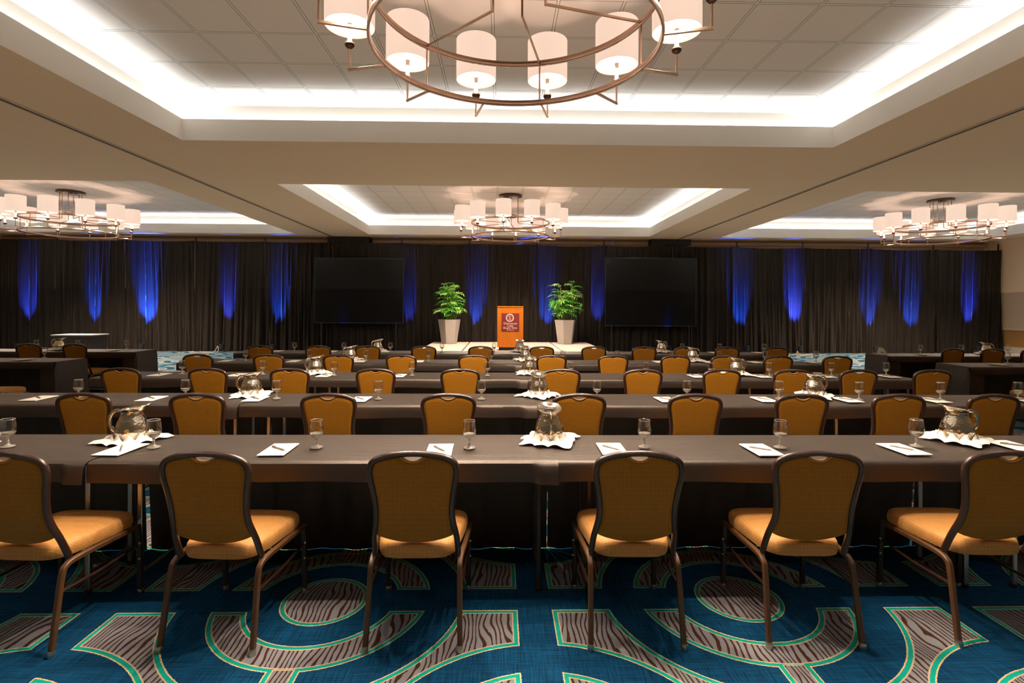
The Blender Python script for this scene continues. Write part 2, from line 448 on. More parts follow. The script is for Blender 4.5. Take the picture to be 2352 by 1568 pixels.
# ------------------------------------------------------------------ projection screens
for x0, x1, z0, z1, w in ((-6.43, -3.36, 1.0, 3.255, 'left'), (3.63, 6.85, .94, 3.335, 'right')):
    t = thing('projection_screen', 'large blank black screen %s of the lectern in front of the drapes' % w, 'screen', ((x0+x1)/2, 18.16, 0), 0, 'blank black screens by the stage')
    hw = (x1-x0)/2
    mkbox('screen_surface', 'screen', t, -hw+.03, hw-.03, -.012, .012, z0+.03, z1-.03)
    bm = bmesh.new()
    box(bm, -hw, hw, -.02, .02, z1-.03, z1); box(bm, -hw, hw, -.02, .02, z0, z0+.03); box(bm, -hw, -hw+.03, -.02, .02, z0+.03, z1-.03); box(bm, hw-.03, hw, -.02, .02, z0+.03, z1-.03)
    obj('screen_frame', bm, 'black', t, smooth=False)
    for s in (-1, 1):
        bm = bmesh.new(); box(bm, s*(hw-.25)-.02, s*(hw-.25)+.02, -.02, .02, .03, z0); box(bm, s*(hw-.25)-.02, s*(hw-.25)+.02, -.14, .14, 0, .035)
        obj('leg', bm, 'black', t, smooth=False)

# ------------------------------------------------------------------ stage, lectern, palms
for i, (x0, x1, lab) in enumerate(((-2.25, -1.06, 'stage deck under the left potted palm'), (-1.02, 1.66, 'wide middle stage deck under the orange lectern'), (1.70, 2.92, 'stage deck under the right potted palm'))):
    t = thing('stage_deck', 'beige carpeted ' + lab, 'stage', ((x0+x1)/2, 15.7, 0), 0, 'stage decks')
    hw = (x1-x0)/2
    mkbox('deck_top', 'stagetop', t, -hw, hw, -1.95, 2.0, .36, .40, bev=.006)
    mkbox('skirt', 'cloth', t, -hw+.03, hw-.03, -1.90, 1.95, .02, .36)
    for sx in (-1, 1):
        for sy in (-1, 1): mkbox('leg', 'black', t, sx*(hw-.1)-.02, sx*(hw-.1)+.02, .03+sy*1.6-.02, .03+sy*1.6+.02, 0, .02)
LY = 14.55
t = thing('lectern', 'orange wood lectern with a maroon sign on the stage', 'lectern', (.265, LY, .40))
mkbox('plinth', 'black', t, -.31, .31, -.20, .22, 0, .09)
bm = bmesh.new()
box(bm, -.355, .355, -.25, -.225, .09, 1.20); box(bm, -.355, -.33, -.225, .22, .09, 1.16); box(bm, .33, .355, -.225, .22, .09, 1.16); box(bm, -.33, .33, -.225, .22, .09, .115); box(bm, -.33, .33, -.225, .2, .62, .64)
obj('body', bm, 'veneer', t, smooth=False)
bm = bmesh.new(); vs = [(-.355, -.26, 1.215), (.355, -.26, 1.215), (.355, .25, 1.10), (-.355, .25, 1.10)]
v0 = [bm.verts.new((a, b, c-.03)) for a, b, c in vs]; v1 = [bm.verts.new(p) for p in vs]
bm.faces.new(v0); bm.faces.new(v1)
for i in range(4): bm.faces.new((v0[i], v0[(i+1) % 4], v1[(i+1) % 4], v1[i]))
obj('reading_top', bm, 'veneer', t, smooth=False)
sg = mkbox('sign_plate', 'sign', t, -.24, .24, -.258, -.251, .525, 1.02); sg['label'] = 'maroon sign with cream lettering'
bm = bmesh.new()
tube(bm, [(.0-.012+.098*math.cos(2*PI*i/40), -.261, .895+.098*math.sin(2*PI*i/40)) for i in range(40)], .011, .004, 6, up=(0, 1, 0), closed=True)
tube(bm, [(.0-.012+.078*math.cos(2*PI*i/40), -.261, .895+.078*math.sin(2*PI*i/40)) for i in range(40)], .004, .003, 6, up=(0, 1, 0), closed=True)
for i in range(22):                                          # wreath leaves
    a = 2*PI*(i+.5)/22; rr = .108
    cx, cz = -.012+rr*math.cos(a), .895+rr*math.sin(a); tx, tz = -math.sin(a), math.cos(a); nx, nz = math.cos(a), math.sin(a)
    quad(bm, [(cx-tx*.012, -.262, cz-tz*.012), (cx+nx*.007, -.262, cz+nz*.007), (cx+tx*.012, -.262, cz+tz*.012), (cx-nx*.007, -.262, cz-nz*.007)])
obj('wreath_emblem', bm, 'cream', sg)
def text(name, s, x, z, width, height, parent, y=-.259):
    cu = bpy.data.curves.new(name, 'FONT'); cu.body = s; cu.size = 1; cu.extrude = .02; cu.align_x = 'CENTER'
    tmp = bpy.data.objects.new(name, cu); C.objects.link(tmp)
    bpy.context.view_layer.update()
    me = bpy.data.meshes.new_from_object(tmp.evaluated_get(bpy.context.evaluated_depsgraph_get()))
    bpy.data.objects.remove(tmp)
    xs_ = [v.co.x for v in me.vertices]; ys_ = [v.co.y for v in me.vertices]
    w, h = max(xs_)-min(xs_), max(ys_)-min(ys_); mx_, my_ = (max(xs_)+min(xs_))/2, (max(ys_)+min(ys_))/2
    for v in me.vertices:
        X, Y, Z = v.co; v.co = (x+(X-mx_)*width/w, y-Z*.1, z+(Y-my_)*height/h)
    me.materials.append(M['cream']); return link(bpy.data.objects.new(name, me), parent)
text('letter_emblem', 'S', -.012, .895, .062, .10, sg)
text('lettering', 'Sheraton', 0, .745, .37, .062, sg)
text('lettering', 'Lake', 0, .682, .15, .056, sg)
text('lettering', 'Buena Vista', 0, .622, .37, .056, sg)
text('lettering', 'Resort', 0, .565, .18, .042, sg)

def palm(x, y, label, seed):
    rnd = random.Random(seed)
    t = thing('potted_palm', label, 'plant', (x, y, .40), 0, 'potted palms on the stage')
    bm = bmesh.new(); n = 6; rings = []
    for rr, z in ((.0, 0), (.235, 0), (.25, .02), (.355, .74), (.36, .78), (.325, .78), (.32, .70), (0, .70)):
        if rr == 0: rings.append([bm.verts.new((0, 0, z))])
        else: rings.append([bm.verts.new((rr*math.cos(2*PI*(i+.22)/n), rr*math.sin(2*PI*(i+.22)/n), z)) for i in range(n)])
    for a, b in zip(rings, rings[1:]):
        for i in range(n):
            j = (i+1) % n
            if len(a) == 1: bm.faces.new((a[0], b[i], b[j]))
            elif len(b) == 1: bm.faces.new((a[i], a[j], b[0]))
            else: bm.faces.new((a[i], b[i], b[j], a[j]))
    pl = obj('planter', bm, 'planter', t, smooth=False)
    bm = bmesh.new(); lathe(bm, [(0, .715), (.2, .712), (.285, .705)], 12); obj('soil', bm, 'soil', pl)
    canes = bmesh.new(); dark = bmesh.new(); pale = bmesh.new()
    def leaflet(bm, p, d, L, W, droop):
        d = d.normalized(); s = d.cross(Vector((0, 0, 1)))
        if s.length < .01: s = Vector((1, 0, 0))
        s.normalize(); a = p; b = p+d*L*.5+Vector((0, 0, .012)); c = p+d*L+Vector((0, 0, -droop))
        va = bm.verts.new(a); b1 = bm.verts.new(b+s*W-Vector((0, 0, W*.4))); bm0 = bm.verts.new(b); b2 = bm.verts.new(b-s*W-Vector((0, 0, W*.4))); vc = bm.verts.new(c)
        bm.faces.new((va, b1, bm0)); bm.faces.new((va, bm0, b2)); bm.faces.new((b1, vc, bm0)); bm.faces.new((bm0, vc, b2))
    for k in range(20):
        a = rnd.uniform(0, 2*PI); r0 = rnd.uniform(.03, .2); h = .72+rnd.uniform(.25, 1.22)
        top = Vector((math.cos(a)*r0*1.7+rnd.uniform(-.12, .12), math.sin(a)*r0*1.7+rnd.uniform(-.12, .12), h))
        base = Vector((math.cos(a)*r0, math.sin(a)*r0, .70))
        tube(canes, smoothpath([base, base.lerp(top, .5)+Vector((rnd.uniform(-.02, .02), rnd.uniform(-.02, .02), 0)), top], 3), .011, .011, 5)
        for j in range(rnd.randint(5, 7)):
            fz = rnd.uniform(.5, 1.0); p0 = base.lerp(top, fz)
            az = rnd.uniform(0, 2*PI); L = rnd.uniform(.30, .46); el = rnd.uniform(.45, 1.25)
            out = Vector((math.cos(az), math.sin(az), 0)); bm_ = pale if rnd.random() < .34 else dark
            pts = []
            for q in range(8):
                tt = q/7
                p = p0+out*(L*tt*math.cos(el)*(.8+.4*tt))+Vector((0, 0, L*(math.sin(el)*tt-.50*tt*tt)))
                p.z = min(p.z, 2.06+.03*math.sin(az*3))
                hor = math.hypot(p.x, p.y)
                if hor > .50: p.x *= .50/hor; p.y *= .50/hor
                pts.append(p)
            tube(canes, pts, .004, .004, 4, caps=False)
            for q in range(1, 8):
                dirv = (pts[q]-pts[q-1])
                dirv = dirv.normalized() if dirv.length > 1e-4 else out
                sd = dirv.cross(Vector((0, 0, 1))); sd = sd.normalized() if sd.length > 1e-3 else Vector((1, 0, 0))
                ll = (.185-.010*q)*rnd.uniform(.8, 1.2)
                for sgn in (-1, 1): leaflet(bm_, pts[q], dirv*.7+sd*sgn*.8+Vector((0, 0, rnd.uniform(-.1, .3))), ll, .017, ll*rnd.uniform(.1, .45))
            leaflet(bm_, pts[-1], dirv, .14, .015, .04)
    obj('canes', canes, 'cane', t)
    o = obj('foliage', dark, 'leaf', t, smooth='keep'); p = obj('foliage', pale, 'leafpale', t, smooth='keep'); p['label'] = 'paler yellow-green fronds'
palm(-1.66, 16.95, 'bushy green palm in a taupe planter left of the lectern', 3)
palm(2.10, 16.95, 'bushy green palm in a taupe planter right of the lectern', 8)

# ------------------------------------------------------------------ tables and their cloths
ZT = .76; D = .57
def table_parts(t, L, dark=0):
    hw = L/2
    mkbox('tabletop', 'plywood', t, -hw+.02, hw-.02, .025, D-.025, .728, .752, bev=.004)
    for s in (-1, 1):
        xx = s*(hw-(.07 if s > 0 else .215))
        for yy in (.12, D-.12):
            bm = bmesh.new(); tube(bm, [(xx, yy, .012), (xx, yy, .727)], .0135, .0135, 8, up=(1, 0, 0), square=True)
            lg = obj('leg', bm, 'legblack' if s == dark else 'steel', t)  # steel legs at one end blacked: under-table shade put into the colour
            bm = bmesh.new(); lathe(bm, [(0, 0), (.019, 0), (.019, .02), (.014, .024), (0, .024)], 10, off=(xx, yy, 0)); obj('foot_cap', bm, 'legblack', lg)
        bm = bmesh.new(); tube(bm, [(xx, .13, .11), (xx, D-.13, .11)], .010, .010, 6, up=(0, 0, 1)); obj('crossbar', bm, 'steel', t)
        bm = bmesh.new(); tube(bm, [(xx, D/2, .70), (xx-s*.02, D/2, .66), (xx-s*.30, D/2, .722)], .008, .010, 6, up=(0, 1, 0)); obj('folding_brace', bm, 'steel', t)
        bm = bmesh.new(); tube(bm, [(xx, .13, .70), (xx, D-.13, .70)], .010, .010, 6, up=(0, 0, 1)); obj('crossbar', bm, 'steel', t)
def cloth_bm(x0, x1, yf, lend, rend, seed, lift=0.0, flap=.025, long_=False):
    rnd = random.Random(seed); bm = bmesh.new(); yr = yf+D; z = ZT+.002+lift
    p1, p2, p3 = rnd.uniform(0, 6), rnd.uniform(0, 6), rnd.uniform(0, 6)
    drop = .106+rnd.uniform(-.006, .006)
    o = lift
    prof = [(yf-.016-o, z-drop), (yf-.018-o, z-drop*.6), (yf-.016-o, z-drop*.25), (yf-.012-o, z-.012), (yf-.004, z-.002), (yf+.012, z), (yf+D*.3, z), (yf+D*.7, z), (yr-.012, z), (yr+.004, z-.002), (yr+.012, z-.012), (yr+.018, z-.15), (yr+.03, .42), (yr+.04, .2), (yr+.045, .003)]
    nx = 100; xa = x0+(0 if lend or not long_ is False else flap+.002); xb = x1+(0 if rend or not long_ is False else flap)
    V = []
    for i in range(nx+1):
        x = xa+(xb-xa)*i/nx; col = []
        w = .5*math.sin(x*2.1+p1)+.3*math.sin(x*5.3+p2)+.2*math.sin(x*11+p3)
        for k, (yy, zz) in enumerate(prof):
            hang = {0: 1.0, 1: .7, 2: .3}.get(k, 0); xx = x
            if hang: yy += -.004*abs(w)*hang + .003*w*hang; zz += .008*w*(1 if k == 0 else 0)
            if k >= 10: yy += .010*(1+math.sin(x*17+p2))*(k-9)/5+.006*(1+math.sin(x*41+p1))*(k-9)/5
            if k >= 11 and not rend:
                a_ = -.098 if seed == 101 else 0; xx = xa+a_+(x-xa)*(xb-xa-a_-(.112 if seed == 100 else .003))/(xb-xa)
            if not rend and long_ is False and x > x1-.10 and k < 4: yy -= .026*min(1, (x-x1+.10)/.02)*(1-k/4); zz -= .006 if k == 0 else 0
            col.append(bm.verts.new((xx, yy, zz)))
        V.append(col)
    for i in range(nx):
        for k in range(len(prof)-1): bm.faces.new((V[i][k], V[i+1][k], V[i+1][k+1], V[i][k+1]))
    for s, on, xe in ((-1, lend, xa), (1, rend, xb)):
        if not on: continue
        wrap = .24; floor_z = .014 if long_ else z-.108; pts = [(xe-s*wrap, yf+.035), (xe-s*.10, yf+.02), (xe-s*.01, yf+.01), (xe+s*.014, yf+.03)] + [(xe+s*.018, yf+D*q) for q in (.2, .4, .6, .8)] + [(xe+s*.014, yr+.02), (xe, yr+.03)]
        if not long_: pts = pts[2:]
        cols = []
        for q, (xx, yy) in enumerate(pts, 0 if long_ else 2):
            c = []
            for j in range(7):
                tt = j/6; zz = z-.002-(z-.002-floor_z)*tt if q > 2 else z-.10-(z-.10-floor_z)*tt
                b = (.012*math.sin(q*2.3+p1)+.02)*tt*(1 if long_ else .5)
                xq = xx+s*b-(s*.012 if j == 0 and q > 2 else 0); yq = yy
                c.append(bm.verts.new((xq, yq, zz)))
            cols.append(c)
        for a, b in zip(cols, cols[1:]):
            for j in range(6): bm.faces.new((a[j], b[j], b[j+1], a[j+1]))
        # rounded fold joining the top to the end panel
        e = [bm.verts.new((xe-s*.02, yf+.012, z)), bm.verts.new((xe-s*.02, yr-.012, z)), bm.verts.new((xe+s*.004, yr-.006, z-.003)), bm.verts.new((xe+s*.004, yf+.006, z-.003))]
        bm.faces.new(e if s < 0 else e[::-1])
    return bm
def yfront(n): return 2.83+1.603*n
SEAM = [-4.66, -2.21, .29, 2.75, 4.95]
tsrc = {}
def lay(x0, x1, yf, lend, rend, tl, cl, group, seed, lift, long_=False, dark=0):
    L = round(x1-x0, 2); key = (L, dark)
    if key not in tsrc:
        t = thing('folding_table', tl, 'table', ((x0+x1)/2, yf, 0), 0, group); table_parts(t, L, dark); tsrc[key] = freeze(t)
    else: t = dup(tsrc[key], ((x0+x1)/2, yf, 0), 0, tl, group)
    o = obj('tablecloth', cloth_bm(x0, x1, yf, lend, rend, seed, lift, long_=long_), 'cloth'); tag(o, cl, 'tablecloth', 'dark cloths on the tables')
for n in range(5):
    for s in range(4):
        lay(SEAM[s], SEAM[s+1], yfront(n), s == 0, s == 3,
            'cloth-covered folding table, %s from left in the %s centre row' % (ORD[s], ROW[n]),
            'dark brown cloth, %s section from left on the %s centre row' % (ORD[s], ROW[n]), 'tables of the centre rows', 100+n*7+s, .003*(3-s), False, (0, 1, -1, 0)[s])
LB, LA, RB, RA = 7.76, 9.46, 7.42, 9.08
for x0, x1, yf, le, re, a, b in ((-8.93, -6.50, LB, False, True, 'front table of the left side block', 'front row left'),
                                 (-8.96, -6.52, LA, False, True, 'rear left side block table nearest the aisle', 'rear row left, aisle section'),
                                 (-11.4, -8.97, LA, True, False, 'rear left side block table farther from the aisle', 'rear row left, outer section'),
                                 (6.80, 9.23, RB, True, False, 'front table of the right side block', 'front row right'),
                                 (6.86, 9.30, RA, True, False, 'rear right side block table nearest the aisle', 'rear row right, aisle section'),
                                 (9.31, 11.74, RA, False, True, 'rear right side block table farther from the aisle', 'rear row right, outer section')):
    lay(x0, x1, yf, le, re, 'cloth-covered folding table, ' + a, 'floor-length dark cloth on a side block table, ' + b, 'tables of the side blocks', int(abs(x0)*100), .0, True)

# ------------------------------------------------------------------ banquet chair
FP = [(0.2, -0.16, 0.405), (0.195, -0.2, 0.5), (0.18, -0.236, 0.59), (0.177, -0.252, 0.66), (0.187, -0.266, 0.745), (0.199, -0.277, 0.815), (0.198, -0.283, 0.858), (0.18, -0.287, 0.889), (0.126, -0.29, 0.911), (0.063, -0.291, 0.92), (0, -0.291, 0.923)]
def chair():
    t = thing('banquet_chair', '', 'chair', (0, 0, 0), 0)
    full = FP + [(-a, b, c) for a, b, c in FP[-2::-1]]
    bm = bmesh.new(); tube(bm, smoothpath(full, 4), .0145, .0160, 10, up=(0, 1, 0)); obj('back_frame', bm, 'frame', t)
    side = smoothpath(FP, 6)
    def prof(z):
        for a, b in zip(side, side[1:]):
            if a.z <= z <= b.z:
                q = (z-a.z)/max(b.z-a.z, 1e-6); return a.x+(b.x-a.x)*q, a.y+(b.y-a.y)*q
        return side[-1].x, side[-1].y
    def topz(x):
        x = abs(x); best = .923
        for a, b in zip(side, side[1:]):
            if a.z > .83 and b.x <= x <= a.x: q = (a.x-x)/max(a.x-b.x, 1e-6); best = a.z+(b.z-a.z)*q
        return best
    bm = bmesh.new(); nu, nv = 28, 22; F = []; B = []
    for i in range(nu+1):
        uu = -1+2*i/nu; zb = .472+.045*abs(uu)**2.2; fr = []; bk = []
        xt = uu*.186; zt = topz(xt)-.011
        if abs(uu) > .97: zt = .857
        g = max(0, 1-(xt/.060)**2); zt -= .024*g
        for j in range(nv+1):
            v = j/nv; z = zb+(zt-zb)*v; hw, yy = prof(min(z, .857))
            if z > .857: yy = prof(z)[1]
            wmax = hw-.010 if z <= .857 else .186
            x = uu*(wmax*(1-max(0, v-.9)*0)) if z <= .857 else uu*.186
            edge = min(1, (1-abs(uu))/.09, v/.05+.02, (1-v)/.05+.02); e = math.sqrt(max(0, 1-(1-edge)**2))
            fr.append(bm.verts.new((x, yy+.004+.030*e+.006*(1-uu*uu)*e, z))); bk.append(bm.verts.new((x, yy-.003-.009*e, z)))
        F.append(fr); B.append(bk)
    for i in range(nu):
        for j in range(nv):
            bm.faces.new((F[i][j], F[i+1][j], F[i+1][j+1], F[i][j+1])); bm.faces.new((B[i][j], B[i][j+1], B[i+1][j+1], B[i+1][j]))
        bm.faces.new((F[i][0], B[i][0], B[i+1][0], F[i+1][0])); bm.faces.new((F[i][nv], F[i+1][nv], B[i+1][nv], B[i][nv]))
    for j in range(nv):
        bm.faces.new((F[0][j], F[0][j+1], B[0][j+1], B[0][j])); bm.faces.new((F[nu][j], B[nu][j], B[nu][j+1], F[nu][j+1]))
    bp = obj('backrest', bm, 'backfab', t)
    bm = bmesh.new(); lip = []
    for i in range(13):
        x = -.056+.112*i/12; lip.append((x, -.292, .914-.026*(1-(x/.060)**2)-.003))
    tube(bm, lip, .0065, .011, 6, up=(0, 1, 0)); obj('grip_lip', bm, 'seatfab', bp)
    # seat cushion
    bm = bmesh.new(); ns = 56; rings = []
    def outline(sc_, z):
        out = []
        for i in range(ns):
            a = 2*PI*i/ns; ca, sa = math.cos(a), math.sin(a)
            X = math.copysign(abs(ca)**.42, ca); Y = math.copysign(abs(sa)**.42, sa)
            y = .030+.232*Y*sc_; hw = .212+.030*Y*(1 if Y > 0 else .95); out.append(bm.verts.new((X*hw*sc_, y, z)))
        return out
    rings = [outline(.90, .392), outline(.985, .398), outline(1.0, .412), outline(1.0, .432), outline(.985, .448), outline(.95, .459), outline(.86, .468), outline(.65, .475), outline(.35, .478)]
    for a, b in zip(rings, rings[1:]):
        for i in range(ns): bm.faces.new((a[i], a[(i+1) % ns], b[(i+1) % ns], b[i]))
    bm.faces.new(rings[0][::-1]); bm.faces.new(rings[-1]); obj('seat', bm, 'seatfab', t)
    for s in (-1, 1):
        bm = bmesh.new(); tube(bm, smoothpath([(s*.219, -.272, .012), (s*.214, -.236, .20), (s*.2105, -.210, .335), (s*.211, -.188, .374), (s*.214, -.13, .386), (s*.226, .02, .388), (s*.236, .225, .384)], 5), .0125, .0125, 8, up=(s, 0, 0), square=True)
        lg = obj('leg', bm, 'legbrown', t)
        bm = bmesh.new(); lathe(bm, [(0, 0), (.016, 0), (.017, .02), (.013, .03), (0, .03)], 10, off=(s*.219, -.273, 0)); obj('glide', bm, 'glide', lg)
        bm = bmesh.new(); tube(bm, [(s*.226, .262, .012), (s*.226, .256, .20), (s*.226, .240, .384)], .0135, .0135, 8, up=(s, 0, 0), square=True)
        lg = obj('leg', bm, 'legblack', t)
        bm = bmesh.new(); lathe(bm, [(0, 0), (.016, 0), (.017, .02), (.013, .03), (0, .03)], 10, off=(s*.226, .262, 0))
        obj('glide', bm, 'glide', lg)
        for zz in (.20, .285):
            bm = bmesh.new(); bmesh.ops.create_uvsphere(bm, u_segments=8, v_segments=6, radius=.0075, matrix=Matrix.Translation((s*.226+s*.010, .240, zz))); obj('bumper', bm, 'glide', lg)
        bm = bmesh.new(); tube(bm, [(s*.226, .250, .275), (s*.222, .0, .262), (s*.214, -.222, .268)], .007, .007, 6, up=(s, 0, 0)); obj('side_rail', bm, 'frame', t)
        bm = bmesh.new(); tube(bm, smoothpath([(s*.200, -.160, .402), (s*.202, -.172, .385), (s*.209, -.190, .365)], 3), .010, .010, 6, up=(s, 0, 0)); obj('frame_bracket', bm, 'frame', t)
    return freeze(t)
CH = [[-2.235, -1.33, -.40, .65, 1.50, 2.41], [-3.14, -2.30, -1.32, -.40, .60, 1.52, 2.35, 3.12, 3.87], [-4.02, -3.10, -2.24, -1.33, -.44, .65, 1.55, 2.40, 3.19, 3.91, 4.74],
      [-4.12, -3.18, -2.22, -1.36, -.38, .70, 1.57, 2.43, 3.14, 3.88, 4.73], [-4.03, -3.06, -2.24, -1.30, -.33, .70, 1.59, 2.45, 3.17, 3.87, 4.71]]
src = None; rnd = random.Random(5)
ROT = {(0, 0): -.06, (0, 1): -.06, (0, 2): 0.0, (0, 3): -.01, (0, 4): -.03, (0, 5): -.03}
for n in range(5):
    for i, x in enumerate(CH[n]):
        lab = 'amber banquet chair with brown frame, %s from left in the %s centre row' % (ORD[i], ROW[n])
        g = 'amber banquet chairs'
        loc = (x, yfront(n)-.13, 0); rz = ROT.get((n, i), rnd.uniform(-.035, .035))
        if src is None:
            src = chair(); src.location = loc; src.rotation_euler = (0, 0, rz); src['label'] = lab; src['group'] = g
        else: dup(src, loc, rz, lab, g)
for x, yf, rz, lab in ((-8.01, LA, .03, 'outer amber chair behind the rear left side table'), (-7.22, LA, -.05, 'amber chair nearest the aisle behind the rear left side table'),
                       (-6.74, LB-.50, .06, 'amber chair with only its seat showing at the left edge'), (7.61, RA, .10, 'amber chair nearest the aisle behind the rear right side table'),
                       (8.31, RA, .04, 'middle amber chair behind the rear right side table'), (9.01, RA, .02, 'amber chair at the right edge behind the rear right side table'),
                       (7.38, RB-.30, -.05, 'amber chair with only its seat showing at the right edge')):
    dup(src, (x, yf-.14, 0), rz, lab, 'amber banquet chairs')

# ------------------------------------------------------------------ things on the tables
ZC = ZT+.014
def goblet():
    t = thing('water_goblet', '', 'glass')
    bm = bmesh.new()
    lathe(bm, [(.008, .056), (.018, .060), (.030, .070), (.0385, .085), (.0405, .098), (.0395, .115), (.036, .140), (.0335, .158), (.0328, .1605), (.0318, .158), (.0345, .140), (.038, .115), (.0388, .098), (.0366, .086), (.028, .0745), (.014, .068), (0, .066)], 24)
    obj('bowl', bm, 'bowl', t)
    bm = bmesh.new(); lathe(bm, [(0, .030), (.0066, .030), (.006, .042), (.0075, .052), (.011, .0575), (.020, .0615), (.029, .0710), (.0355, .0830), (.0355, .0850), (.029, .081), (.014, .078), (0, .0775)], 24); obj('stem', bm, 'glass', t)
    bm = bmesh.new(); lathe(bm, [(0, .001), (.034, .001), (.0355, .003), (.034, .005), (.018, .009), (.0085, .018), (.0066, .030), (0, .030)], 24); obj('foot', bm, 'glass', t)
    bm = bmesh.new(); lathe(bm, [(.0318, .159), (.0333, .1585), (.0342, .160), (.0333, .1618), (.0318, .161), (.0318, .159)], 24); obj('rim', bm, 'glass', t)
    return freeze(t)
GL = [[(-2.852, 3.09), (-2.006, 3.071), (-1.069, 3.068), (-.179, 3.056), (.853, 3.071), (1.659, 3.059), (2.501, 3.085)],
      [(-3.743, 4.72), (-2.799, 4.71), (-1.984, 4.677), (-1.081, 4.661), (-.167, 4.667), (.872, 4.695), (1.691, 4.70), (2.538, 4.705), (3.236, 4.644), (3.987, 4.648), (4.709, 4.653)],
      [(-3.802, 6.33), (-2.844, 6.32), (-1.97, 6.24), (-1.053, 6.25), (-.155, 6.26), (.848, 6.276), (1.759, 6.29), (2.546, 6.263), (3.265, 6.274), (4.039, 6.286), (4.721, 6.296)],
      [(-3.79, 7.86), (-2.85, 7.86), (-2.009, 7.87), (-1.078, 7.88), (-.135, 7.92), (.95, 7.92), (1.781, 7.92), (2.623, 7.93), (3.337, 7.91), (4.051, 7.92), (4.858, 7.94)],
      [(-3.711, 9.50), (-2.827, 9.51), (-1.995, 9.53), (-1.059, 9.50), (-.116, 9.56), (3.342, 9.54), (4.039, 9.55), (4.874, 9.55)]]
src = None
def put_goblet(x, y, lab):
    global src
    if src is None: src = goblet(); src.location = (x, y, ZC); src['label'] = lab; src['group'] = 'stemmed water glasses'
    else: dup(src, (x, y, ZC), 0, lab, 'stemmed water glasses')
for n in range(5):
    for i, (x, y) in enumerate(GL[n]): put_goblet(x, y, 'clear stemmed water glass, %s from left on the %s centre row' % (ORD[i], ROW[n]))
for x, y, lab in ((-7.76, LB+.45, 'outer stemmed glass on the front left side table'), (-7.03, LB+.45, 'stemmed glass nearest the aisle on the front left side table'),
                  (-8.63, LA+.45, 'outer stemmed glass left of the pitcher on the rear left side table'), (-7.87, LA+.45, 'stemmed glass just right of the pitcher, rear left side table'), (-6.96, LA+.42, 'stemmed glass nearest the aisle on the rear left side table'),
                  (7.70, RA+.34, 'stemmed glass nearest the aisle on the rear right side table'), (8.50, RA+.38, 'stemmed glass left of the pitcher on the rear right side table'), (9.42, RA+.42, 'stemmed glass right of the pitcher on the rear right side table'),
                  (7.75, RB+.40, 'single stemmed glass on the front right side table')): put_goblet(x, y, lab)

PD = [[(-3.06, 3.075), (-2.154, 3.02), (-1.265, 3.014), (-.345, 3.002), (.65, 3.02), (1.517, 3.0), (2.363, 3.01), (3.10, 3.08)],
      [(-4.047, 4.67), (-3.063, 4.66), (-2.155, 4.65), (-1.233, 4.639), (1.48, 4.64), (2.374, 4.65), (3.124, 4.64), (3.898, 4.62), (4.758, 4.65)],
      [(-4.026, 6.26), (-3.117, 6.25), (-2.07, 6.22), (-1.2, 6.22), (2.355, 6.23), (3.148, 6.233), (3.932, 6.245), (4.718, 6.25)],
      [(-4.067, 7.84), (-3.063, 7.82), (-2.082, 7.83), (-1.22, 7.84), (2.4, 7.86), (3.15, 7.84), (3.86, 7.83), (4.743, 7.86)],
      [(-4.026, 9.52), (-3.046, 9.50), (-2.083, 9.50), (3.915, 9.50), (4.729, 9.49)]]
psrc = None; pensrc = None; rnd = random.Random(2)
def put_pad(x, y, lab, rz, pen=None):
    global psrc, pensrc
    if psrc is None:
        t = thing('notepad', lab, 'notepad', (x, y, ZC), rz, 'white notepads')
        mkbox('sheets', 'paper', t, -.073, .073, -.122, .122, .001, .006, bev=.001)
        bm = bmesh.new(); box(bm, -.073, .073, .1223, .1245, .0008, .0066); obj('glued_edge', bm, 'linen', t, smooth=False); psrc = freeze(t)
    else: dup(psrc, (x, y, ZC), rz, lab, 'white notepads')
    if pen:
        pz = ZC+.0115; a = rz+rnd.choice((.75, .6, .9)) * (1 if x < .3 else 1)
        if pensrc is None:
            t = thing('ballpoint_pen', pen, 'pen', (x, y, pz), a, 'pens on the notepads')
            bm = bmesh.new(); tube(bm, [(0, -.045, 0), (0, .066, 0)], .0046, .0046, 8, up=(0, 0, 1)); obj('barrel', bm, 'pen', t)
            bm = bmesh.new(); tube(bm, [(0, -.066, 0), (0, -.045, 0)], [.0012, .0046], [.0012, .0046], 8, up=(0, 0, 1)); obj('tip', bm, 'steel', t)
            bm = bmesh.new(); tube(bm, [(0, .066, .004), (0, .03, .0066)], .0016, .0016, 6, up=(0, 0, 1)); obj('clip', bm, 'steel', t); pensrc = freeze(t)
        else: dup(pensrc, (x, y, pz), a, pen, 'pens on the notepads')
for n in range(5):
    for i, (x, y) in enumerate(PD[n]):
        put_pad(x, y, 'white notepad, %s from left on the %s centre row' % (ORD[i], ROW[n]), rnd.uniform(-.05, .05),
                'slim grey pen on the %s notepad from left, %s centre row' % (ORD[i], ROW[n]) if n < 3 else None)
for x, y, lab in ((-7.11, LB+.20, 'white notepad on the front left side table'), (-7.02, LA+.20, 'white notepad on the rear left side table'),
                  (7.63, RA+.2, 'white notepad on the rear right side table'), (7.43, RB+.2, 'white notepad on the front right side table')): put_pad(x, y, lab, 0)

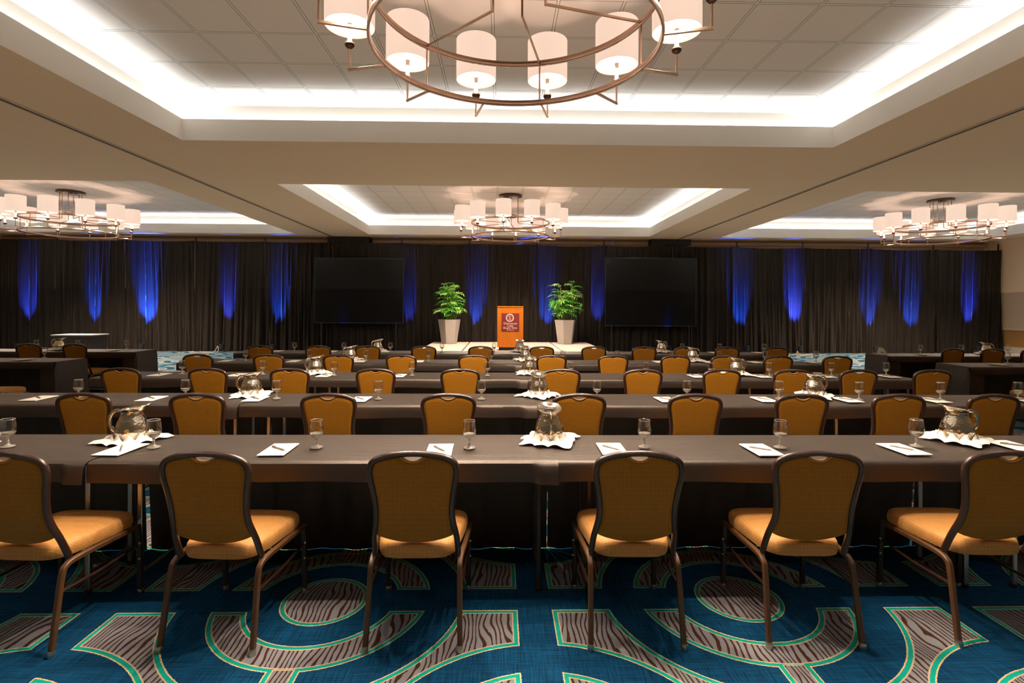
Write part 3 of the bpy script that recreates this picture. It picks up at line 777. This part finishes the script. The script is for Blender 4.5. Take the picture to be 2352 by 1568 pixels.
def pitcher():
    t = thing('water_pitcher', '', 'pitcher')          # handle towards -X, spout towards +X
    bm = bmesh.new()
    lathe(bm, [(0, .001), (.055, .001), (.066, .006), (.080, .025), (.0885, .050), (.088, .072), (.080, .100), (.068, .130), (.0595, .150), (.057, .163), (.060, .175), (.057, .175), (.054, .163), (.056, .15), (.064, .13), (.075, .10), (.083, .07), (.083, .05), (.074, .025), (.05, .010), (0, .008)], 40)
    obj('body', bm, 'silver', t)
    bm = bmesh.new(); n = 40; rings = []
    for k, (e, dz) in enumerate(((1.0, .0), (1.015, .002), (1.0, .004), (.80, .0), (.64, -.005), (.56, -.020), (.60, -.021), (.74, -.006))):
        ring = []
        for i in range(n):
            a = 2*PI*i/n; rr = .082*e; sx = 1.22 if math.cos(a) > 0 else 1.0
            x = rr*math.cos(a)*sx; y = rr*.92*math.sin(a)
            ring.append(bm.verts.new((x+.004, y, .193+x*.20*e+dz)))
        rings.append(ring)
    for a, b in zip(rings, rings[1:]+rings[:1]):
        for i in range(n): bm.faces.new((a[i], a[(i+1) % n], b[(i+1) % n], b[i]))
    obj('spout_rim', bm, 'silver', t)
    bm = bmesh.new(); tube(bm, smoothpath([(-.068, 0, .178), (-.092, 0, .178), (-.114, 0, .152), (-.121, 0, .115), (-.110, 0, .078), (-.084, 0, .052)], 5), .011, .006, 8, up=(0, 1, 0)); obj('handle', bm, 'silver', t)
    return freeze(t)
def napkin(seed):
    rnd = random.Random(seed); t = thing('folded_napkin', '', 'napkin')
    bm = bmesh.new(); n = 96; p = [rnd.uniform(0, 6.28) for _ in range(4)]; rings = []
    rad = [.02, .05, .078, .092, .102, .110, .124, .142, .160, .176]
    for k, r0 in enumerate(rad):
        ring = []
        for i in range(n):
            a = 2*PI*i/n
            pet = .5+.5*math.cos(8*a+p[0]); tip = max(0, math.cos(4*a+p[1]))**3; tip2 = max(0, math.cos(5*a+p[2]))**4
            s = k/(len(rad)-1)
            R = r0*(1+s*s*(.32*tip+.12*tip2-.10))
            z = .003
            if k in (3, 4, 5): z += (.024, .052, .028)[k-3]*(.25+.75*(abs(math.cos(5*a+p[3]))**1.5))
            if k > 5: z += (.026*(1-s)+.014)*(.35+.65*abs(math.sin(6*a+p[2])))+(.008*pet if k < 9 else 0)
            if k == 9: z = .004+.014*abs(math.sin(6*a+p[2]))*(1-tip)
            ring.append(bm.verts.new((R*math.cos(a), R*math.sin(a), z)))
        rings.append(ring)
    for a, b in zip(rings, rings[1:]):
        for i in range(n): bm.faces.new((a[i], a[(i+1) % n], b[(i+1) % n], b[i]))
    bm.faces.new(rings[0][::-1])
    o = obj('linen_folds', bm, 'linen', t)
    return freeze(t)
PT = [[(-2.25, 3.245), (.304, 3.225), (2.89, 3.245)], [(-2.286, 4.85), (.356, 4.85), (2.948, 4.85)], [(-2.26, 6.44), (.36, 6.45), (2.93, 6.43)], [(-2.29, 8.04), (.385, 8.06), (2.98, 8.05)], [(-2.25, 9.64), (.36, 9.66), (2.99, 9.66)]]
HA = [.25, PI*.5, -.12+PI]                                        # which way the spout points
psr = None; nsr = []
def put_pitcher(x, y, rz, lab, nlab, k):
    global psr
    if len(nsr) < 3:
        q = napkin(20+len(nsr)); nsr.append(q); q.location = (x, y, ZC-.002); q['label'] = nlab; q['group'] = 'folded napkins under the pitchers'
    else: dup(nsr[k % 3], (x, y, ZC-.002), k*.7, nlab, 'folded napkins under the pitchers')
    if psr is None: psr = pitcher(); psr.location = (x, y, ZC+.004); psr.rotation_euler = (0, 0, rz); psr['label'] = lab; psr['group'] = 'silver water pitchers'
    else: dup(psr, (x, y, ZC+.004), rz, lab, 'silver water pitchers')
k = 0
for n in range(5):
    for i, (x, y) in enumerate(PT[n]):
        w = ('left', 'middle', 'right')[i]
        put_pitcher(x, y, HA[i]+(.1*n if i != 1 else 0), 'silver hammered water pitcher, %s of three on the %s centre row' % (w, ROW[n]),
                    'white napkin folded like a flower under the %s pitcher, %s centre row' % (w, ROW[n]), k); k += 1
put_pitcher(-8.09, LA+.30, .2, 'silver pitcher with handle at left, rear left side table', 'white folded napkin under the pitcher on the rear left side table', 4)
put_pitcher(8.93, RA+.34, PI-.2, 'silver pitcher with handle at right, rear right side table', 'white folded napkin under the pitcher on the rear right side table', 5)

# ------------------------------------------------------------------ bits at the back
t = thing('side_table', 'dark side table with a grey top before the drapes, far left', 'table', (-10.9, 13.5, 0))
mkbox('tabletop', 'greytop', t, -.52, .52, 0, .6, .80, .83, bev=.005); mkbox('skirt', 'cloth', t, -.48, .48, .03, .57, .01, .80)
t = thing('name_card', 'thin white card leaning on the rear right side table', 'card', (6.98, RA+.3, ZC))
bm = bmesh.new(); quad(bm, [(-.045, -.05, .115), (-.045, .05, .115), (.045, .05, .001), (.045, -.05, .001)]); bmesh.ops.solidify(bm, geom=bm.faces[:], thickness=.006); obj('card_face', bm, 'paper', t, smooth=False)
bm = bmesh.new(); quad(bm, [(-.05, -.05, .112), (-.05, .05, .112), (-.085, .05, .001), (-.085, -.05, .001)]); bmesh.ops.solidify(bm, geom=bm.faces[:], thickness=.004); obj('card_back', bm, 'paper', t, smooth=False)
bm = bmesh.new(); tube(bm, smoothpath([(-.9, .02, .012), (-.5, .0, .012), (-.2, -.04, .012), (-.06, 0, .02), (.02, .02, .13), (.06, .02, .22), (.09, .02, .12), (.08, 0, .03), (.10, -.02, .012)], 5), .008, .008, 6, up=(0, 1, 0))
o = tag(obj('loose_cable', bm, 'cable'), 'pale loose cable looping up by the drapes beyond the left aisle', 'cable'); o.location = (-9.65, 17.9, 0)
bm = bmesh.new(); tube(bm, smoothpath([(-.3, 0, .012), (-.2, .05, .012), (-.12, 0, .05), (-.08, 0, .14), (-.04, 0, .03), (.1, -.06, .012), (.25, .02, .03), (.35, 0, .012)], 5), .012, .012, 6, up=(0, 1, 0))
o = tag(obj('loose_cable', bm, 'yellow'), 'yellowish cable on the carpet by the drapes beyond the right aisle', 'cable'); o.location = (10.15, 17.5, 0)

# ------------------------------------------------------------------ chandeliers
ZL, ZU, RR, RS = -1.13, -.76, 1.062, 1.38                            # heights below the tray ceiling; ring and shade radius
def circle(rr, z, n=72): return [(rr*math.cos(2*PI*i/n), rr*math.sin(2*PI*i/n), z) for i in range(n)]
def chandelier(label, loc, rz):
    t = thing('chandelier', label, 'chandelier', loc, rz, 'drum-shade ring chandeliers')
    bm = bmesh.new(); lathe(bm, [(0, -.002), (.32, -.002), (.32, -.05), (.30, -.06), (0, -.06)], 40); obj('canopy', bm, 'bronze', t)
    for nm, z in (('lower_ring', ZL), ('upper_ring', ZU)):
        bm = bmesh.new(); tube(bm, circle(RR, z), .012, .027, 8, up=(0, 0, 1), closed=True, square=True); obj(nm, bm, 'nickel', t)
    bm = bmesh.new(); lathe(bm, [(0, -.55), (.17, -.55), (.18, -.56), (.18, -.60), (.17, -.61), (0, -.61)], 32); obj('hub_plate', bm, 'nickel', t)
    for k in range(6):
        a = PI/2-math.radians(14)+k*PI/3; c, s = math.cos(a), math.sin(a)
        bm = bmesh.new(); tube(bm, [(RR*c, RR*s, ZL), (RR*c, RR*s, ZU)], .008, .008, 6, up=(1, 0, 0), square=True); obj('post', bm, 'nickel', t)
        bm = bmesh.new(); tube(bm, [(RR*c, RR*s, ZU), (.24*c, .24*s, ZU)], .010, .010, 8, up=(0, 0, 1), square=True); tube(bm, [(.24*c, .24*s, ZU-.009), (.24*c, .24*s, -.06)], .010, .010, 8, up=(1, 0, 0), square=True); obj('spoke', bm, 'nickel', t)
    for k in range(12):
        a = PI/2-math.radians(15)+k*PI/6; c, s = math.cos(a), math.sin(a); x, y = RS*c, RS*s
        bm = bmesh.new(); tube(bm, [(RR*c, RR*s, ZL-.02), ((RS+.01)*c, (RS+.01)*s, ZL-.02)], .011, .011, 8, up=(0, 0, 1), square=True); tube(bm, [(x, y, ZL-.02), (x, y, ZL+.17)], .009, .009, 8, up=(1, 0, 0)); ar = obj('arm', bm, 'nickel', t)
        bm = bmesh.new(); lathe(bm, [(0, 0), (.014, 0), (.036, .016), (.042, .034), (.036, .05), (.02, .058), (0, .058)], 16, off=(x, y, ZL+.15)); obj('candle_cup', bm, 'bronze', ar)
        bm = bmesh.new(); lathe(bm, [(0, 0), (.017, 0), (.017, .14), (.020, .145), (.020, .155), (0, .155)], 14, off=(x, y, ZL+.20)); obj('candle_sleeve', bm, 'candle', ar)
        bm = bmesh.new(); lathe(bm, [(0, 0), (.012, .003), (.024, .03), (.026, .05), (.018, .075), (0, .088)], 14, off=(x, y, ZL+.355)); obj('bulb', bm, 'bulb', ar)
        z0 = ZL+.34-.01; z1 = z0+.40
        bm = bmesh.new(); lathe(bm, [(.195, z0), (.198, z0+.004), (.198, z1-.004), (.195, z1), (.192, z1-.004), (.192, z0+.004), (.195, z0)], 32, off=(x, y, 0)); sh = obj('lamp_shade', bm, 'shade', t)
        bm = bmesh.new()
        for q in range(3):
            b = a+q*2*PI/3+.5; tube(bm, [(x, y, z0+.09), (x+.192*math.cos(b), y+.192*math.sin(b), z0+.09)], .0025, .0025, 5, up=(0, 0, 1))
        obj('spider_wire', bm, 'candle', sh)
    return freeze(t)
CHL = [('large near chandelier of white drum shades over the nearest tables', (.10, 3.90, HT), 0), ('chandelier in the far middle tray above the stage', (.255, 14.35, HT), .12),
       ('chandelier in the far left ceiling tray', (-11.65, 14.4, HT), .1), ('chandelier in the far right ceiling tray', (12.33, 14.4, HT), .3)]
c0 = chandelier(*CHL[0])
for lab, loc, rz in CHL[1:]: dup(c0, loc, rz, lab)
def lamp(kind, name, loc, energy, color, **kw):
    ld = bpy.data.lights.new(name, kind); ld.energy = energy; ld.color = color
    for a, b in kw.items(): setattr(ld, a, b)
    o = bpy.data.objects.new(name, ld); C.objects.link(o); o.location = loc; return o
WARM = (1.0, .78, .56)
for (lab, loc, rz), P in zip(CHL, (1.0, 1.35, 1.4, 1.4)):
    for k in range(12):
        a = PI/2-math.radians(15)+k*PI/6+rz
        p = (loc[0]+RS*math.cos(a), loc[1]+RS*math.sin(a), HT+ZL+.45)
        lamp('POINT', 'chandelier bulb', p, 9*min(P, 1), (1.0, .70, .55), shadow_soft_size=.035)
        lamp('SPOT', 'chandelier bulb glow', (p[0], p[1], HT+ZL+.315), 290*P, (1.0, .82, .63), shadow_soft_size=.05, spot_size=math.radians(136), spot_blend=.8)

# added unseen area lamps, standing in for light bounced up off the room
for x0, x1, y0, y1 in ((XL, -6.3, Y0, YB), (-6.3, 6.3, Y0, YB), (6.3, XR, Y0, YB)):
    o = lamp('AREA', 'added bounce fill', ((x0+x1)/2, (y0+y1)/2, 2.2), .19*PI*(x1-x0)*(y1-y0), (1.0, .80, .58), shape='RECTANGLE', size=x1-x0, size_y=y1-y0)
    o.rotation_euler = (PI, 0, 0)
# added warm ambient fill, entering by the open rear of the room
W = bpy.data.worlds.new('ambient fill'); sc.world = W; W.use_nodes = True
W.node_tree.nodes['Background'].inputs[0].default_value = (1.0, .80, .58, 1); W.node_tree.nodes['Background'].inputs[1].default_value = .075

# ------------------------------------------------------------------ view
sc.view_settings.view_transform = 'Standard'; sc.view_settings.look = 'None'
sc.view_settings.gamma = 1; sc.view_settings.use_curve_mapping = False
sc.view_settings.exposure = 0.0
try:
    sc.cycles.use_denoising = True; sc.cycles.max_bounces = 10; sc.cycles.transparent_max_bounces = 16
    sc.cycles.sample_clamp_indirect = 6
except Exception: pass
